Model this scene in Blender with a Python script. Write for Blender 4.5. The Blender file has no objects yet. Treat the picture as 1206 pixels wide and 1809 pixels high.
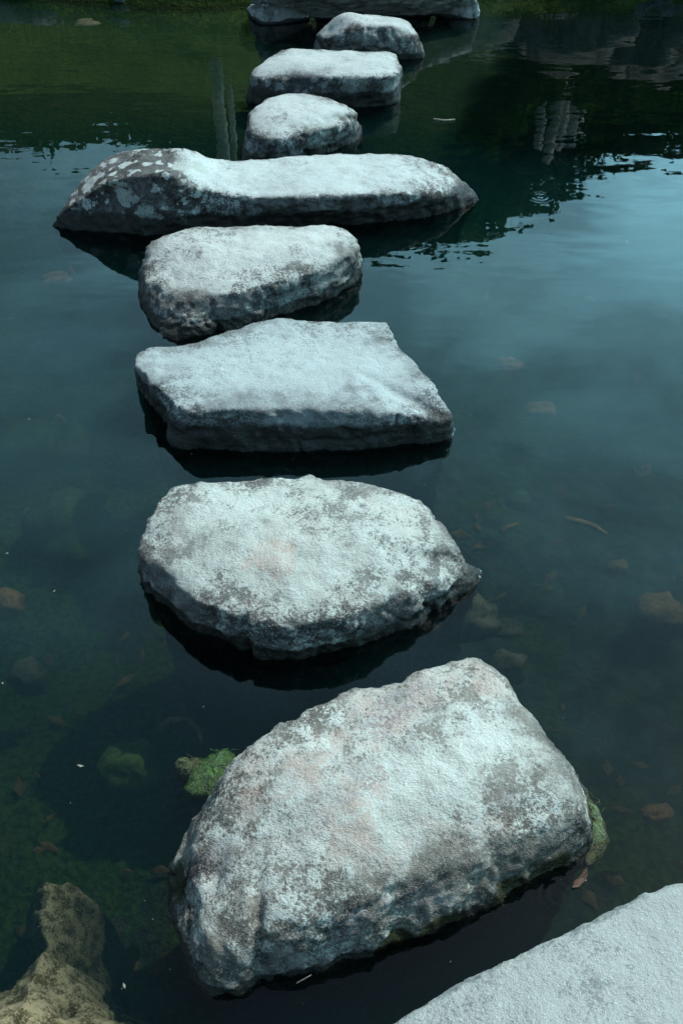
import bpy, bmesh, math, random
import numpy as np
from mathutils import Vector

S = bpy.context.scene
C = S.collection
R = math.radians
rnd = random.Random(7)

# ------------------------------------------------------------------ camera, sky, sun, exposure
CAM_H, PITCH, FPX = 1.6, R(42.0), 1759.0          # eye height (m), looking down, focal length in photo pixels
PW, PH = 1206.0, 1809.0
cam_d = bpy.data.cameras.new('camera'); cam = bpy.data.objects.new('camera', cam_d); C.objects.link(cam)
cam.location = (0, 0, CAM_H); cam.rotation_euler = (math.pi/2 - PITCH, 0, 0)
cam_d.sensor_fit = 'VERTICAL'; cam_d.sensor_height = 36.0; cam_d.lens = 36.0*FPX/PH
cam_d.clip_start = 0.02; cam_d.clip_end = 2000
S.camera = cam

SUN_EL, SUN_AZ = R(57), R(52)                      # azimuth measured clockwise from straight ahead (+Y)
sun_dir = Vector((math.sin(SUN_AZ)*math.cos(SUN_EL), math.cos(SUN_AZ)*math.cos(SUN_EL), math.sin(SUN_EL)))
sl = bpy.data.lights.new('sun', 'SUN'); sun = bpy.data.objects.new('sun', sl); C.objects.link(sun)
sl.energy = 3.6; sl.angle = R(0.6); sl.color = (1.0, 0.965, 0.89)
sun.rotation_euler = sun_dir.to_track_quat('Z', 'Y').to_euler(); sun.location = sun_dir*20

W = bpy.data.worlds.new('World'); S.world = W; W.use_nodes = True
nt = W.node_tree; nt.nodes.clear()
out = nt.nodes.new('ShaderNodeOutputWorld'); bg = nt.nodes.new('ShaderNodeBackground'); sky = nt.nodes.new('ShaderNodeTexSky')
sky.sky_type = 'NISHITA'; sky.sun_disc = False; sky.sun_elevation = SUN_EL; sky.sun_rotation = SUN_AZ
sky.air_density = 1.0; sky.dust_density = 1.0; sky.ozone_density = 1.5; sky.altitude = 50
tc = nt.nodes.new('ShaderNodeTexCoord'); mp = nt.nodes.new('ShaderNodeMapping'); mp.inputs['Scale'].default_value = (1, 1, 2.4)
nz = nt.nodes.new('ShaderNodeTexNoise'); nz.inputs['Scale'].default_value = 3.1; nz.inputs['Detail'].default_value = 7; nz.inputs['Roughness'].default_value = .55
nz.inputs['Distortion'].default_value = .4
cr = nt.nodes.new('ShaderNodeValToRGB'); cr.color_ramp.elements[0].position = .40; cr.color_ramp.elements[1].position = .62; cr.color_ramp.elements[0].color = (.42, .42, .42, 1)
cr.color_ramp.elements[1].color = (1, 1, 1, 1)
mx = nt.nodes.new('ShaderNodeMix'); mx.data_type = 'RGBA'; mx.inputs[7].default_value = (24.0, 56.0, 68.0, 1)   # thin bright cloud, in the sky's own units
nt.links.new(tc.outputs['Generated'], mp.inputs['Vector']); nt.links.new(mp.outputs[0], nz.inputs['Vector'])
nt.links.new(nz.outputs['Fac'], cr.inputs[0]); 
sz = nt.nodes.new('ShaderNodeSeparateXYZ'); nt.links.new(tc.outputs['Generated'], sz.inputs[0])
mr = nt.nodes.new('ShaderNodeMapRange'); mr.interpolation_type = 'SMOOTHSTEP'; nt.links.new(sz.outputs[2], mr.inputs[0])   # haze and cloud thin out towards the zenith
for i_, v_ in ((1, .30), (2, .94), (3, 1.12), (4, .02)): mr.inputs[i_].default_value = v_
mm = nt.nodes.new('ShaderNodeMath'); mm.operation = 'MULTIPLY'; nt.links.new(cr.outputs[0], mm.inputs[0]); nt.links.new(mr.outputs[0], mm.inputs[1])
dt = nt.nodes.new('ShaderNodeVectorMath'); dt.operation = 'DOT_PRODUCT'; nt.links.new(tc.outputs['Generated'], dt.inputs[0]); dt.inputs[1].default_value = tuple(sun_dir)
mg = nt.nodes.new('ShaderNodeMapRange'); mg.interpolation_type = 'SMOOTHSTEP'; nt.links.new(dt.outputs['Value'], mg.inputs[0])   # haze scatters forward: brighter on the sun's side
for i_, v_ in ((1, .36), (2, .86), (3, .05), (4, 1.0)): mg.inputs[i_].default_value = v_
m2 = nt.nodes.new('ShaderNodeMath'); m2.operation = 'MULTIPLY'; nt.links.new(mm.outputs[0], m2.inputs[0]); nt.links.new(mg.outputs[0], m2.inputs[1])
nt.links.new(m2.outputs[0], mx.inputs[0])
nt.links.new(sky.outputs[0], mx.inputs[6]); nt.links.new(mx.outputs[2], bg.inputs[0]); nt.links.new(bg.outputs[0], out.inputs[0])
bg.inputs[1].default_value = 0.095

S.view_settings.view_transform = 'Standard'; S.view_settings.look = 'None'
S.view_settings.gamma = 1.0; S.view_settings.exposure = 0.12
S.render.engine = 'CYCLES'
S.cycles.use_denoising = True; S.cycles.use_adaptive_sampling = True; S.cycles.adaptive_threshold = .02
S.cycles.caustics_reflective = False; S.cycles.caustics_refractive = False
S.cycles.max_bounces = 6; S.cycles.volume_bounces = 0; S.cycles.transparent_max_bounces = 16

# ------------------------------------------------------------------ helpers
def ray(px, py):
    a, b = (px - PW/2)/FPX, -(py - PH/2)/FPX
    return np.array([a, math.cos(PITCH) + b*math.sin(PITCH), -math.sin(PITCH) + b*math.cos(PITCH)])
def at(px, py, h=0.0):                              # point of the photo at height h above the water
    d = ray(px, py); t = (h - CAM_H)/d[2]
    return np.array([d[0]*t, d[1]*t, h])
def mirror(px, py, Y):                              # point at distance Y whose reflection in the pond shows at (px, py)
    p = at(px, py); d = ray(px, py); t = (Y - p[1])/d[1]
    return np.array([p[0] + d[0]*t, Y, -d[2]*t])

def _hash(ix, iy, iz, seed):
    h = (ix*374761393 + iy*668265263 + iz*2147483647 + seed*1274126177) & 0xffffffff
    h = ((h ^ (h >> 13))*1274126177) & 0xffffffff
    h = ((h ^ (h >> 16))*2246822519) & 0xffffffff
    return ((h ^ (h >> 15)) & 0xffff)/65535.0
def vnoise(P, seed=0):                              # smooth value noise, -1..1
    F = np.floor(P).astype(np.int64); f = P - F; u = f*f*f*(f*(f*6 - 15) + 10)
    r = 0
    for dx in (0, 1):
        wx = u[:, 0] if dx else 1 - u[:, 0]
        for dy in (0, 1):
            wy = u[:, 1] if dy else 1 - u[:, 1]
            for dz in (0, 1):
                wz = u[:, 2] if dz else 1 - u[:, 2]
                r = r + wx*wy*wz*_hash(F[:, 0]+dx, F[:, 1]+dy, F[:, 2]+dz, seed)
    return r*2 - 1
def fbm(P, scale, octaves=4, seed=0, gain=.5, ridged=False):
    P = P*scale; a, s, r = 1.0, 0.0, 0
    for o in range(octaves):
        n = vnoise(P + o*17.3, seed + o*11)
        if ridged: n = 1 - 2*np.abs(n)
        r = r + a*n; s += a; a *= gain; P = P*2.03
    return r/s
def worley(P, scale, seed=0):                       # F1, F2 of a jittered grid and the id of the nearest cell
    P = P*scale; F = np.floor(P).astype(np.int64)
    d1 = np.full(len(P), 9.0); d2 = d1.copy(); cid = np.zeros(len(P))
    for dx in (-1, 0, 1):
        for dy in (-1, 0, 1):
            for dz in (-1, 0, 1):
                G = F + np.array([dx, dy, dz])
                j = np.stack([_hash(G[:, 0], G[:, 1], G[:, 2], seed + k) for k in range(3)], 1)
                d = np.linalg.norm(G + j - P, axis=1)
                c = _hash(G[:, 0], G[:, 1], G[:, 2], seed + 9)
                near = d < d1
                d2 = np.where(near, d1, np.minimum(d2, d)); cid = np.where(near, c, cid); d1 = np.where(near, d, d1)
    return d1, d2, cid
def sstep(a, b, x):
    t = np.clip((x - a)/(b - a), 0, 1); return t*t*(3 - 2*t)

def mesh_obj(name, verts, faces, mat=None, loc=(0, 0, 0), parent=None, smooth=True):
    me = bpy.data.meshes.new(name); me.from_pydata([tuple(v) for v in verts], [], [tuple(f) for f in faces]); me.update()
    if smooth: me.shade_smooth()
    if mat: me.materials.append(mat)
    o = bpy.data.objects.new(name, me); C.objects.link(o); o.location = loc
    if parent: o.parent = parent
    return o
def tag(o, label, cat, group=None):
    o['label'] = label; o['category'] = cat
    if group: o['group'] = group
    return o
def struct(o): o['kind'] = 'structure'; return o

class N:                                            # short node-tree writer
    def __init__(s, name):
        s.m = bpy.data.materials.new(name); s.m.use_nodes = True; s.t = s.m.node_tree; s.t.nodes.clear()
        s.out = s.t.nodes.new('ShaderNodeOutputMaterial')
    def n(s, typ, **kw):
        x = s.t.nodes.new('ShaderNode' + typ)
        for k, v in kw.items(): setattr(x, k, v)
        return x
    def l(s, a, b): s.t.links.new(a, b)
    def put(s, sock, v):
        if hasattr(v, 'is_output') or isinstance(v, bpy.types.NodeSocket): s.l(v, sock)
        else: sock.default_value = v
    def coord(s): return s.n('TexCoord').outputs['Object']
    def noise(s, vec, scale, detail=4, rough=.55, dist=0.0):
        x = s.n('TexNoise'); s.l(vec, x.inputs['Vector']); x.inputs['Scale'].default_value = scale
        x.inputs['Detail'].default_value = detail; x.inputs['Roughness'].default_value = rough; x.inputs['Distortion'].default_value = dist
        return x.outputs['Fac']
    def voro(s, vec, scale, feature='F1', rand=1.0):
        x = s.n('TexVoronoi', feature=feature); s.l(vec, x.inputs['Vector']); x.inputs['Scale'].default_value = scale
        x.inputs['Randomness'].default_value = rand
        return x
    def ramp(s, v, a, b, lo=0.0, hi=1.0):
        x = s.n('MapRange', interpolation_type='SMOOTHSTEP'); s.put(x.inputs[0], v)
        x.inputs[1].default_value = a; x.inputs[2].default_value = b; x.inputs[3].default_value = lo; x.inputs[4].default_value = hi
        return x.outputs[0]
    def math(s, op, a, b=0.0):
        x = s.n('Math', operation=op); s.put(x.inputs[0], a); s.put(x.inputs[1], b); return x.outputs[0]
    def mix(s, f, a, b, mode='MIX'):
        x = s.n('Mix', data_type='RGBA', blend_type=mode); s.put(x.inputs[0], f)
        for sock, v in ((x.inputs[6], a), (x.inputs[7], b)):
            if isinstance(v, tuple): sock.default_value = (*v, 1)[:4]
            else: s.l(v, sock)
        return x.outputs[2]
    def attr(s, name): return s.n('Attribute', attribute_name=name).outputs['Fac']
    def bump(s, h, strength, dist, normal=None):
        x = s.n('Bump'); x.inputs['Strength'].default_value = strength; x.inputs['Distance'].default_value = dist
        s.l(h, x.inputs['Height'])
        if normal: s.l(normal, x.inputs['Normal'])
        return x.outputs[0]
    def principled(s, col, rough, normal=None, spec=.5):
        x = s.n('BsdfPrincipled'); s.put(x.inputs['Base Color'], (*col, 1) if isinstance(col, tuple) else col)
        s.put(x.inputs['Roughness'], rough); x.inputs['Specular IOR Level'].default_value = spec
        if normal: s.l(normal, x.inputs['Normal'])
        s.l(x.outputs[0], s.out.inputs['Surface']); return x

# ------------------------------------------------------------------ materials
def stone_mat(name, light=(.40, .47, .475), mid=(.145, .141, .127), dark=(.025, .0235, .021), pink=0.0, lichen=0.0, spot_scale=11.0, seed=0.0, grain=1.0, mottle=1.0):
    k = N(name); co = k.coord()
    if seed:
        mpn = k.n('Mapping'); mpn.inputs['Location'].default_value = (seed, seed*.7, seed*.3); k.l(co, mpn.inputs['Vector']); co = mpn.outputs[0]
    wear, wet, moss = k.attr('wear'), k.attr('wet'), k.attr('moss')
    n1 = k.noise(co, 9, 4, .62); n2 = k.noise(co, 38, 4, .72); n3 = k.noise(co, 170, 3, .7); n4 = k.noise(co, 420, 1, .6)
    # weathered dark crust, grey granite and a worn pale top, with ragged borders between them
    def c5(v, amt): return k.math('MULTIPLY', k.math('SUBTRACT', v, .5), amt)
    nb2 = k.noise(co, 21, 5, .65, .5)
    amp = k.ramp(k.noise(co, 5.5, 3, .55), .40, .60, .25, 1.5)             # speckled and clean-trodden areas alternate
    mot = k.math('MULTIPLY', amp, k.ramp(wear, .3, .9, 1.0, mottle))
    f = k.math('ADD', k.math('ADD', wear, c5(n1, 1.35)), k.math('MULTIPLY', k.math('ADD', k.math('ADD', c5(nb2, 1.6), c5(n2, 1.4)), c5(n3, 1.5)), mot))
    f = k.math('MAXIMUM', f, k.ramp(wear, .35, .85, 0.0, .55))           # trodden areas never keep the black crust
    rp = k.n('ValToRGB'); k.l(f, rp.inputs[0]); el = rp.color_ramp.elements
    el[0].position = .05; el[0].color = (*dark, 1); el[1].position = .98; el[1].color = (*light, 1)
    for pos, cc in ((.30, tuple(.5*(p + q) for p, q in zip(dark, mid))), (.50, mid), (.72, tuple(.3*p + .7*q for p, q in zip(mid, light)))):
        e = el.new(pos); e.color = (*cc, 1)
    col = rp.outputs[0]
    if pink:
        p1 = k.noise(co, 5.0, 4, .6, .5); pf = k.math('MULTIPLY', k.ramp(p1, .49, .60), k.ramp(k.math('ADD', nb2, k.math('MULTIPLY', n3, .6)), .70, .86))
        col = k.mix(k.math('MULTIPLY', k.math('MULTIPLY', pf, k.ramp(wear, .4, .75)), .62*pink), col, (.36, .255, .205))
        q = k.noise(co, 7.2, 4, .65, .4)
        qf = k.math('MULTIPLY', k.math('MULTIPLY', k.ramp(q, .52, .62), k.ramp(k.math('ADD', n2, n3), .96, 1.12)), .7*pink)
        col = k.mix(qf, col, (.17, .14, .145))
    scar = k.attr('scar'); sf = k.ramp(k.math('ADD', k.math('ADD', scar, c5(n1, 1.8)), c5(nb2, 2.2)), .5, .68)
    col = k.mix(k.math('MULTIPLY', sf, .8), col, k.mix(k.ramp(n2, .4, .6), (.36, .295, .245), (.40, .375, .33)))
    # dark pepper pits and pale crystals
    pep = k.ramp(k.math('ADD', n3, k.math('MULTIPLY', k.math('SUBTRACT', n2, .5), .5)), .32, .44)
    col = k.mix(k.math('MULTIPLY', k.math('MULTIPLY', k.math('SUBTRACT', 1.0, pep), amp), .34*grain), col, tuple(.5*(p + q) for p, q in zip(dark, mid)))
    cry = k.ramp(n4, .62, .72)
    col = k.mix(k.math('MULTIPLY', cry, .4*grain), col, (.66, .72, .71))
    # pale lichen rosettes on the crust
    if lichen:
        wv = k.n('VectorMath', operation='ADD'); k.l(co, wv.inputs[0])
        nw = k.n('TexNoise'); k.l(co, nw.inputs['Vector']); nw.inputs['Scale'].default_value = 48; nw.inputs['Detail'].default_value = 5
        sc = k.n('VectorMath', operation='SCALE'); k.l(nw.outputs['Color'], sc.inputs[0]); sc.inputs['Scale'].default_value = .045; k.l(sc.outputs[0], wv.inputs[1])
        la = k.attr('lichen')
        for scl, r0, keep, colr in ((spot_scale, .62, .05, (.36, .40, .36)), (spot_scale*2.3, .55, .10, (.40, .44, .42))):
            v = k.voro(wv.outputs[0], scl)
            sel = k.n('SeparateColor'); k.l(v.outputs['Color'], sel.inputs[0])
            rad = k.math('MULTIPLY', sel.outputs[0], r0)
            f = k.math('MULTIPLY', k.ramp(k.math('SUBTRACT', v.outputs['Distance'], rad), .07, -.02), k.math('GREATER_THAN', sel.outputs[1], keep))
            f = k.math('MULTIPLY', k.math('MULTIPLY', f, k.ramp(n3, .30, .5)), k.math('MULTIPLY', la, lichen))
            col = k.mix(f, col, colr)
    # dark stained, algae-slimed band at the waterline
    wr = k.math('ADD', wet, k.math('MULTIPLY', k.math('SUBTRACT', n2, .5), .7))
    wbf = k.ramp(wr, .35, .7)
    band = k.mix(k.ramp(n3, .4, .65), (.006, .007, .006), (.022, .022, .016))
    col = k.mix(k.math('MULTIPLY', wbf, .93), col, band)
    mf = k.ramp(k.math('ADD', moss, k.math('MULTIPLY', k.math('SUBTRACT', n2, .5), .9)), .45, .75)
    col = k.mix(mf, col, k.mix(n3, (.010, .011, .004), (.030, .034, .010)))
    rough = k.math('SUBTRACT', .88, k.math('MULTIPLY', wbf, .35))
    gv = k.voro(co, 130); gv2 = k.ramp(gv.outputs['Distance'], 0.0, .8, 1.0, 0.0)
    h = k.math('ADD', k.math('ADD', k.math('ADD', k.math('MULTIPLY', n2, .5), k.math('MULTIPLY', gv2, .10)), k.math('MULTIPLY', n3, .45)), k.math('MULTIPLY', n4, .3))
    nb = k.bump(h, 1.0, .0065*grain)
    k.principled(col, rough, nb, .35)
    return k.m

def rock_mat(name, a, b, c=None, scale=14, rough=.9, cut=(.35, .65)):
    k = N(name); co = k.coord(); n1 = k.noise(co, scale, 6, .65); n2 = k.noise(co, scale*7, 4, .7)
    col = k.mix(k.ramp(k.math('ADD', n1, k.math('MULTIPLY', k.math('SUBTRACT', n2, .5), .6)), *cut), a, b)
    if c: col = k.mix(k.math('MULTIPLY', k.ramp(n2, .5, .7), .6), col, c)
    k.principled(col, rough, k.bump(k.math('ADD', n1, k.math('MULTIPLY', n2, .4)), .7, .012), .3)
    return k.m

def foliage_mat(name, a, b):
    k = N(name); oi = k.n('ObjectInfo'); g = k.n('NewGeometry')
    col = k.mix(g.outputs['Random Per Island'], a, b)
    d = k.n('BsdfDiffuse'); k.l(col, d.inputs[0]); t = k.n('BsdfTranslucent'); k.l(col, t.inputs[0])
    m = k.n('MixShader'); m.inputs[0].default_value = .3; k.l(d.outputs[0], m.inputs[1]); k.l(t.outputs[0], m.inputs[2])
    k.l(m.outputs[0], k.out.inputs['Surface']); return k.m

def water_mat():
    k = N('pond_water'); geo = k.n('NewGeometry'); co = geo.outputs['Position']
    def scaled(v):
        m = k.n('Mapping'); m.inputs['Scale'].default_value = v; k.l(co, m.inputs['Vector']); return m.outputs[0]
    h1 = k.noise(scaled((1.0, 2.4, 1)), 2.2, 2, .5, .3)
    h2 = k.noise(scaled((1.0, 2.0, 1)), 7.5, 2, .5, .5)
    calm = k.ramp(k.noise(co, .55, 2, .5), .38, .68, .15, 1.0)
    sep = k.n('SeparateXYZ'); k.l(co, sep.inputs[0])
    far = k.ramp(sep.outputs[1], 1.8, 4.2, .05, .6)                    # the breeze reaches the open far end
    h = k.math('ADD', k.math('MULTIPLY', h1, .0045), k.math('MULTIPLY', k.math('MULTIPLY', h2, calm), .0016))
    h = k.math('MULTIPLY', h, far)
    # one small set of rings where an insect touched the water, and two fainter ones by the near stone
    for (px, py, wl, amp, rad) in ((953, 347, .021, .00015, .07), (985, 1582, .016, .00012, .06), (300, 470, .03, .0002, .1)):
        c = at(px, py)
        dv = k.n('VectorMath', operation='DISTANCE'); k.l(co, dv.inputs[0]); dv.inputs[1].default_value = tuple(c)
        dd = dv.outputs['Value']
        w = k.math('MULTIPLY', k.math('SINE', k.math('MULTIPLY', dd, 2*math.pi/wl)), k.ramp(dd, rad, rad*.3, 0, amp))
        h = k.math('ADD', h, w)
    nb = k.bump(h, 1.0, 1.0)
    fr = k.n('Fresnel'); fr.inputs[0].default_value = 1.333; k.l(nb, fr.inputs['Normal'])
    gl = k.n('BsdfGlossy'); gl.inputs['Roughness'].default_value = 0.0; k.l(nb, gl.inputs['Normal'])
    tr = k.n('BsdfTransparent')
    m = k.n('MixShader'); k.l(fr.outputs[0], m.inputs[0]); k.l(tr.outputs[0], m.inputs[1]); k.l(gl.outputs[0], m.inputs[2])
    k.l(m.outputs[0], k.out.inputs['Surface'])
    sc = k.n('VolumeScatter'); sc.inputs['Color'].default_value = (.035, .36, .38, 1); sc.inputs['Density'].default_value = .44; sc.inputs['Anisotropy'].default_value = .1
    ab = k.n('VolumeAbsorption'); ab.inputs['Color'].default_value = (.22, .32, .30, 1); ab.inputs['Density'].default_value = 4.3
    ad = k.n('AddShader'); k.l(sc.outputs[0], ad.inputs[0]); k.l(ab.outputs[0], ad.inputs[1])
    k.l(ad.outputs[0], k.out.inputs['Volume'])
    return k.m

def bed_mat():
    k = N('pond_bed'); co = k.coord()
    n1 = k.noise(co, 2.3, 5, .6, .4); n2 = k.noise(co, 11, 5, .65); n3 = k.noise(co, 60, 3, .6)
    mud = k.mix(k.ramp(n2, .35, .7), (.08, .12, .10), (.34, .44, .38))
    alg = k.mix(k.ramp(n3, .3, .7), (.07, .16, .025), (.28, .46, .085))
    sx = k.n('SeparateXYZ'); k.l(co, sx.inputs[0])              # more weed along the left side
    left = k.ramp(sx.outputs[0], -.1, -.7, 0.0, .17)
    col = k.mix(k.ramp(k.math('ADD', k.math('ADD', n1, left), k.math('MULTIPLY', k.math('SUBTRACT', n2, .5), .5)), .46, .62), mud, alg)
    sy = k.n('SeparateXYZ'); k.l(co, sy.inputs[0])          # weed carpets the shallow far end
    weed = k.ramp(k.math('ADD', sy.outputs[1], k.math('MULTIPLY', n1, 1.2)), 4.2, 4.9, 0, .97)
    col = k.mix(weed, col, k.mix(n3, (.003, .010, .001), (.010, .022, .003)))
    org = k.voro(co, 7.0); sel = k.n('SeparateColor'); k.l(org.outputs['Color'], sel.inputs[0])
    of = k.math('MULTIPLY', k.ramp(org.outputs['Distance'], .26, .12), k.math('GREATER_THAN', sel.outputs[0], .72))
    col = k.mix(k.math('MULTIPLY', k.math('MULTIPLY', of, k.ramp(n2, .4, .6)), k.math('SUBTRACT', 1.0, weed)), col, (.55, .30, .12))
    g1 = k.noise(co, 2.6, 5, .65); g2 = k.noise(co, 30, 3, .7)          # lawn above the waterline
    lawn = k.mix(k.ramp(k.math('ADD', g1, k.math('MULTIPLY', k.math('SUBTRACT', g2, .5), 1.0)), .38, .62), (.045, .08, .010), (.12, .185, .022))
    col = k.mix(k.ramp(k.math('ADD', sy.outputs[2], k.math('MULTIPLY', k.math('SUBTRACT', g2, .5), .06)), .03, .07), col, lawn)
    k.principled(col, .95, k.bump(k.math('ADD', n2, g2), .8, .03), .1); return k.m

def film_mat():
    k = N('water_lip'); fr = k.n('Fresnel'); fr.inputs[0].default_value = 1.333; gl = k.n('BsdfGlossy'); gl.inputs['Roughness'].default_value = .0; tr = k.n('BsdfTransparent')
    m = k.n('MixShader'); k.l(k.math('MULTIPLY', fr.outputs[0], .12), m.inputs[0]); k.l(tr.outputs[0], m.inputs[1]); k.l(gl.outputs[0], m.inputs[2]); k.l(m.outputs[0], k.out.inputs['Surface']); return k.m
M_film = film_mat()
M_water, M_bed = water_mat(), bed_mat()
M_bark = rock_mat('grey_bark', (.38, .38, .33), (.68, .68, .60), scale=9)
M_leafd = foliage_mat('dark_evergreen_leaves', (.02, .06, .010), (.07, .15, .022))
M_leafm = foliage_mat('mid_green_leaves', (.025, .06, .012), (.075, .13, .03))
M_blade = foliage_mat('grass_blades', (.05, .10, .02), (.13, .20, .05))
M_bank = rock_mat('bank_boulder_stone', (.03, .035, .035), (.14, .16, .16), (.22, .25, .25), 8)
M_garden = rock_mat('garden_boulder_stone', (.04, .05, .042), (.14, .16, .145), (.18, .20, .185), 6)

# ------------------------------------------------------------------ setting: ground sheet (pond bed, banks, lawn) and water
def shore_y(x): return 6.17 + .12*np.sin(x*1.3) + .07*np.sin(x*3.1 + 1) + .012*x*x
def ground_z(x, y):
    P = np.stack([x, y, 0*x], 1)
    bed = -.40 - .09*sstep(2.2, 1.4, y) + .12*fbm(P, 1.1, 4, 3) + .025*fbm(P, 6, 3, 5) - .15*sstep(1.2, .2, np.abs(x - .0))*0
    bed = bed + (-.055 + .013*fbm(P, 2, 3, 13) - bed)*sstep(3.5, 4.6, y)                              # shallower towards the far bank
    dfar = y - shore_y(x); dnear = -1.1 - y; ds = np.abs(x) - 7.5
    d = np.maximum(np.maximum(dfar, dnear), ds)                     # > 0 outside the pond
    mound = .16 + .95*sstep(.05, 2.6, dfar)*sstep(1.6, -.6, x) + .40*sstep(.3, 3.5, dfar) + .3*sstep(3, 7, dfar)
    land = np.where(dfar > 0, mound, .16) + .03*fbm(P, 2, 3, 8)
    return np.where(d > -.12, bed + (land - bed)*sstep(-.12, .10, d), bed)
def axis(lo, hi, step, far):
    a = list(np.arange(lo, hi + 1e-6, step)); s = step
    while a[-1] < far: s *= 1.35; a.append(a[-1] + s)
    s = step
    while a[0] > -far: s *= 1.35; a.insert(0, a[0] - s)
    return np.array(a)
gx, gy = axis(-4.2, 4.2, .045, 420), axis(-.4, 9.5, .045, 420)
GX, GY = np.meshgrid(gx, gy); xx, yy = GX.ravel(), GY.ravel(); zz = ground_z(xx, yy)
nx, ny = len(gx), len(gy)
idx = np.arange(nx*ny).reshape(ny, nx)
quads = np.stack([idx[:-1, :-1], idx[:-1, 1:], idx[1:, 1:], idx[1:, :-1]], -1).reshape(-1, 4)
g = struct(mesh_obj('ground', np.stack([xx, yy, zz], 1).tolist(), quads.tolist(), M_bed))
bm = bmesh.new(); bmesh.ops.create_cube(bm, size=1.0)
for v in bm.verts:
    v.co.x *= 16.4; v.co.y = (-1.6 if v.co.y < 0 else 7.6); v.co.z = (0.0 if v.co.z > 0 else -1.2)
me = bpy.data.meshes.new('pond_water'); bm.to_mesh(me); bm.free(); me.materials.append(M_water)
wo = bpy.data.objects.new('pond_water', me); C.objects.link(wo); struct(wo)

# ------------------------------------------------------------------ rocks: lofted outline -> voxel remesh -> weathered relief
def periodic(P, n):                                                 # closed Catmull-Rom, even chord sampling
    P = np.array(P, float); m = len(P); o = []
    seg = np.linalg.norm(np.roll(P, -1, 0)[:, :2] - P[:, :2], axis=1)**.5 + 1e-6
    cum = np.concatenate([[0], np.cumsum(seg)]); ts = np.linspace(0, cum[-1], n, endpoint=False)
    i = np.clip(np.searchsorted(cum, ts, 'right') - 1, 0, m - 1); u = ((ts - cum[i])/seg[i])[:, None]
    p0, p1, p2, p3 = P[(i-1) % m], P[i], P[(i+1) % m], P[(i+2) % m]
    return .5*(2*p1 + (p2-p0)*u + (2*p0 - 5*p1 + 4*p2 - p3)*u*u + (3*p1 - p0 - 3*p2 + p3)*u**3)
def on_spine(q, sp):
    best = None
    for a, b in zip(sp[:-1], sp[1:]):
        d = b - a; t = np.clip(((q[:2] - a[:2]) @ d[:2])/(d[:2] @ d[:2] + 1e-9), 0, 1); p = a + t*d
        e = np.linalg.norm(q[:2] - p[:2])
        if best is None or e < best[0]: best = (e, p)
    return best[1]
def seg_dist(P, poly):                                              # signed distance in plan, + inside
    a, b = poly, np.roll(poly, -1, 0); d = np.full(len(P), 9.0); ins = np.zeros(len(P), bool)
    for (ax, ay), (bx, by) in zip(a, b):
        ex, ey = bx - ax, by - ay; t = np.clip(((P[:, 0]-ax)*ex + (P[:, 1]-ay)*ey)/(ex*ex + ey*ey + 1e-12), 0, 1)
        d = np.minimum(d, np.hypot(P[:, 0] - ax - t*ex, P[:, 1] - ay - t*ey))
        c = ((ay > P[:, 1]) != (by > P[:, 1])) & (P[:, 0] < (bx - ax)*(P[:, 1] - ay)/(by - ay + 1e-12) + ax); ins ^= c
    return np.where(ins, d, -d)
def loft(rim, foot, spine, base, flare=-.07, nA=7, nB=6):
    n = len(rim); rings = []
    inner = np.array([on_spine(r, spine) for r in rim])
    for s in np.linspace(.06, 1, nA): rings.append(inner + (rim - inner)*s)
    for s in np.linspace(0, 1, nB)[1:]: rings.append(rim + (foot - rim)*s)
    ctr = foot.mean(0)
    for z, k in ((base*.35, 1.0 + flare), (base, 1.0 + flare*2)):
        q = ctr + (foot - ctr)*k; q[:, 2] = z; rings.append(q)
    V = np.concatenate(rings); F = []
    for r in range(len(rings) - 1):
        for i in range(n):
            j = (i + 1) % n; F.append((r*n + i, r*n + j, (r+1)*n + j, (r+1)*n + i))
    F.append(tuple(range(n))[::-1]); F.append(tuple((len(rings)-1)*n + i for i in range(n)))
    return V, F
def remeshed(V, F, voxel, smooth):
    me = bpy.data.meshes.new('t'); me.from_pydata([tuple(v) for v in V], [], F)
    bmx = bmesh.new(); bmx.from_mesh(me); bmesh.ops.recalc_face_normals(bmx, faces=bmx.faces); bmx.to_mesh(me); bmx.free()
    o = bpy.data.objects.new('t', me); C.objects.link(o)
    m = o.modifiers.new('r', 'REMESH'); m.mode = 'VOXEL'; m.voxel_size = voxel
    if smooth:
        m = o.modifiers.new('s', 'SMOOTH'); m.factor = .5; m.iterations = smooth
    dg = bpy.context.evaluated_depsgraph_get(); nm = bpy.data.meshes.new_from_object(o.evaluated_get(dg))
    bpy.data.objects.remove(o); bpy.data.meshes.remove(me); return nm
def get_co(me):
    a = np.empty(len(me.vertices)*3, np.float32); me.vertices.foreach_get('co', a); return a.reshape(-1, 3).astype(float)
def get_no(me):
    a = np.empty(len(me.vertices)*3, np.float32); me.vertices.foreach_get('normal', a); return a.reshape(-1, 3).astype(float)
def set_attr(me, name, v):
    a = me.attributes.new(name, 'FLOAT', 'POINT'); a.data.foreach_set('value', np.ascontiguousarray(v, np.float32))

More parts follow.
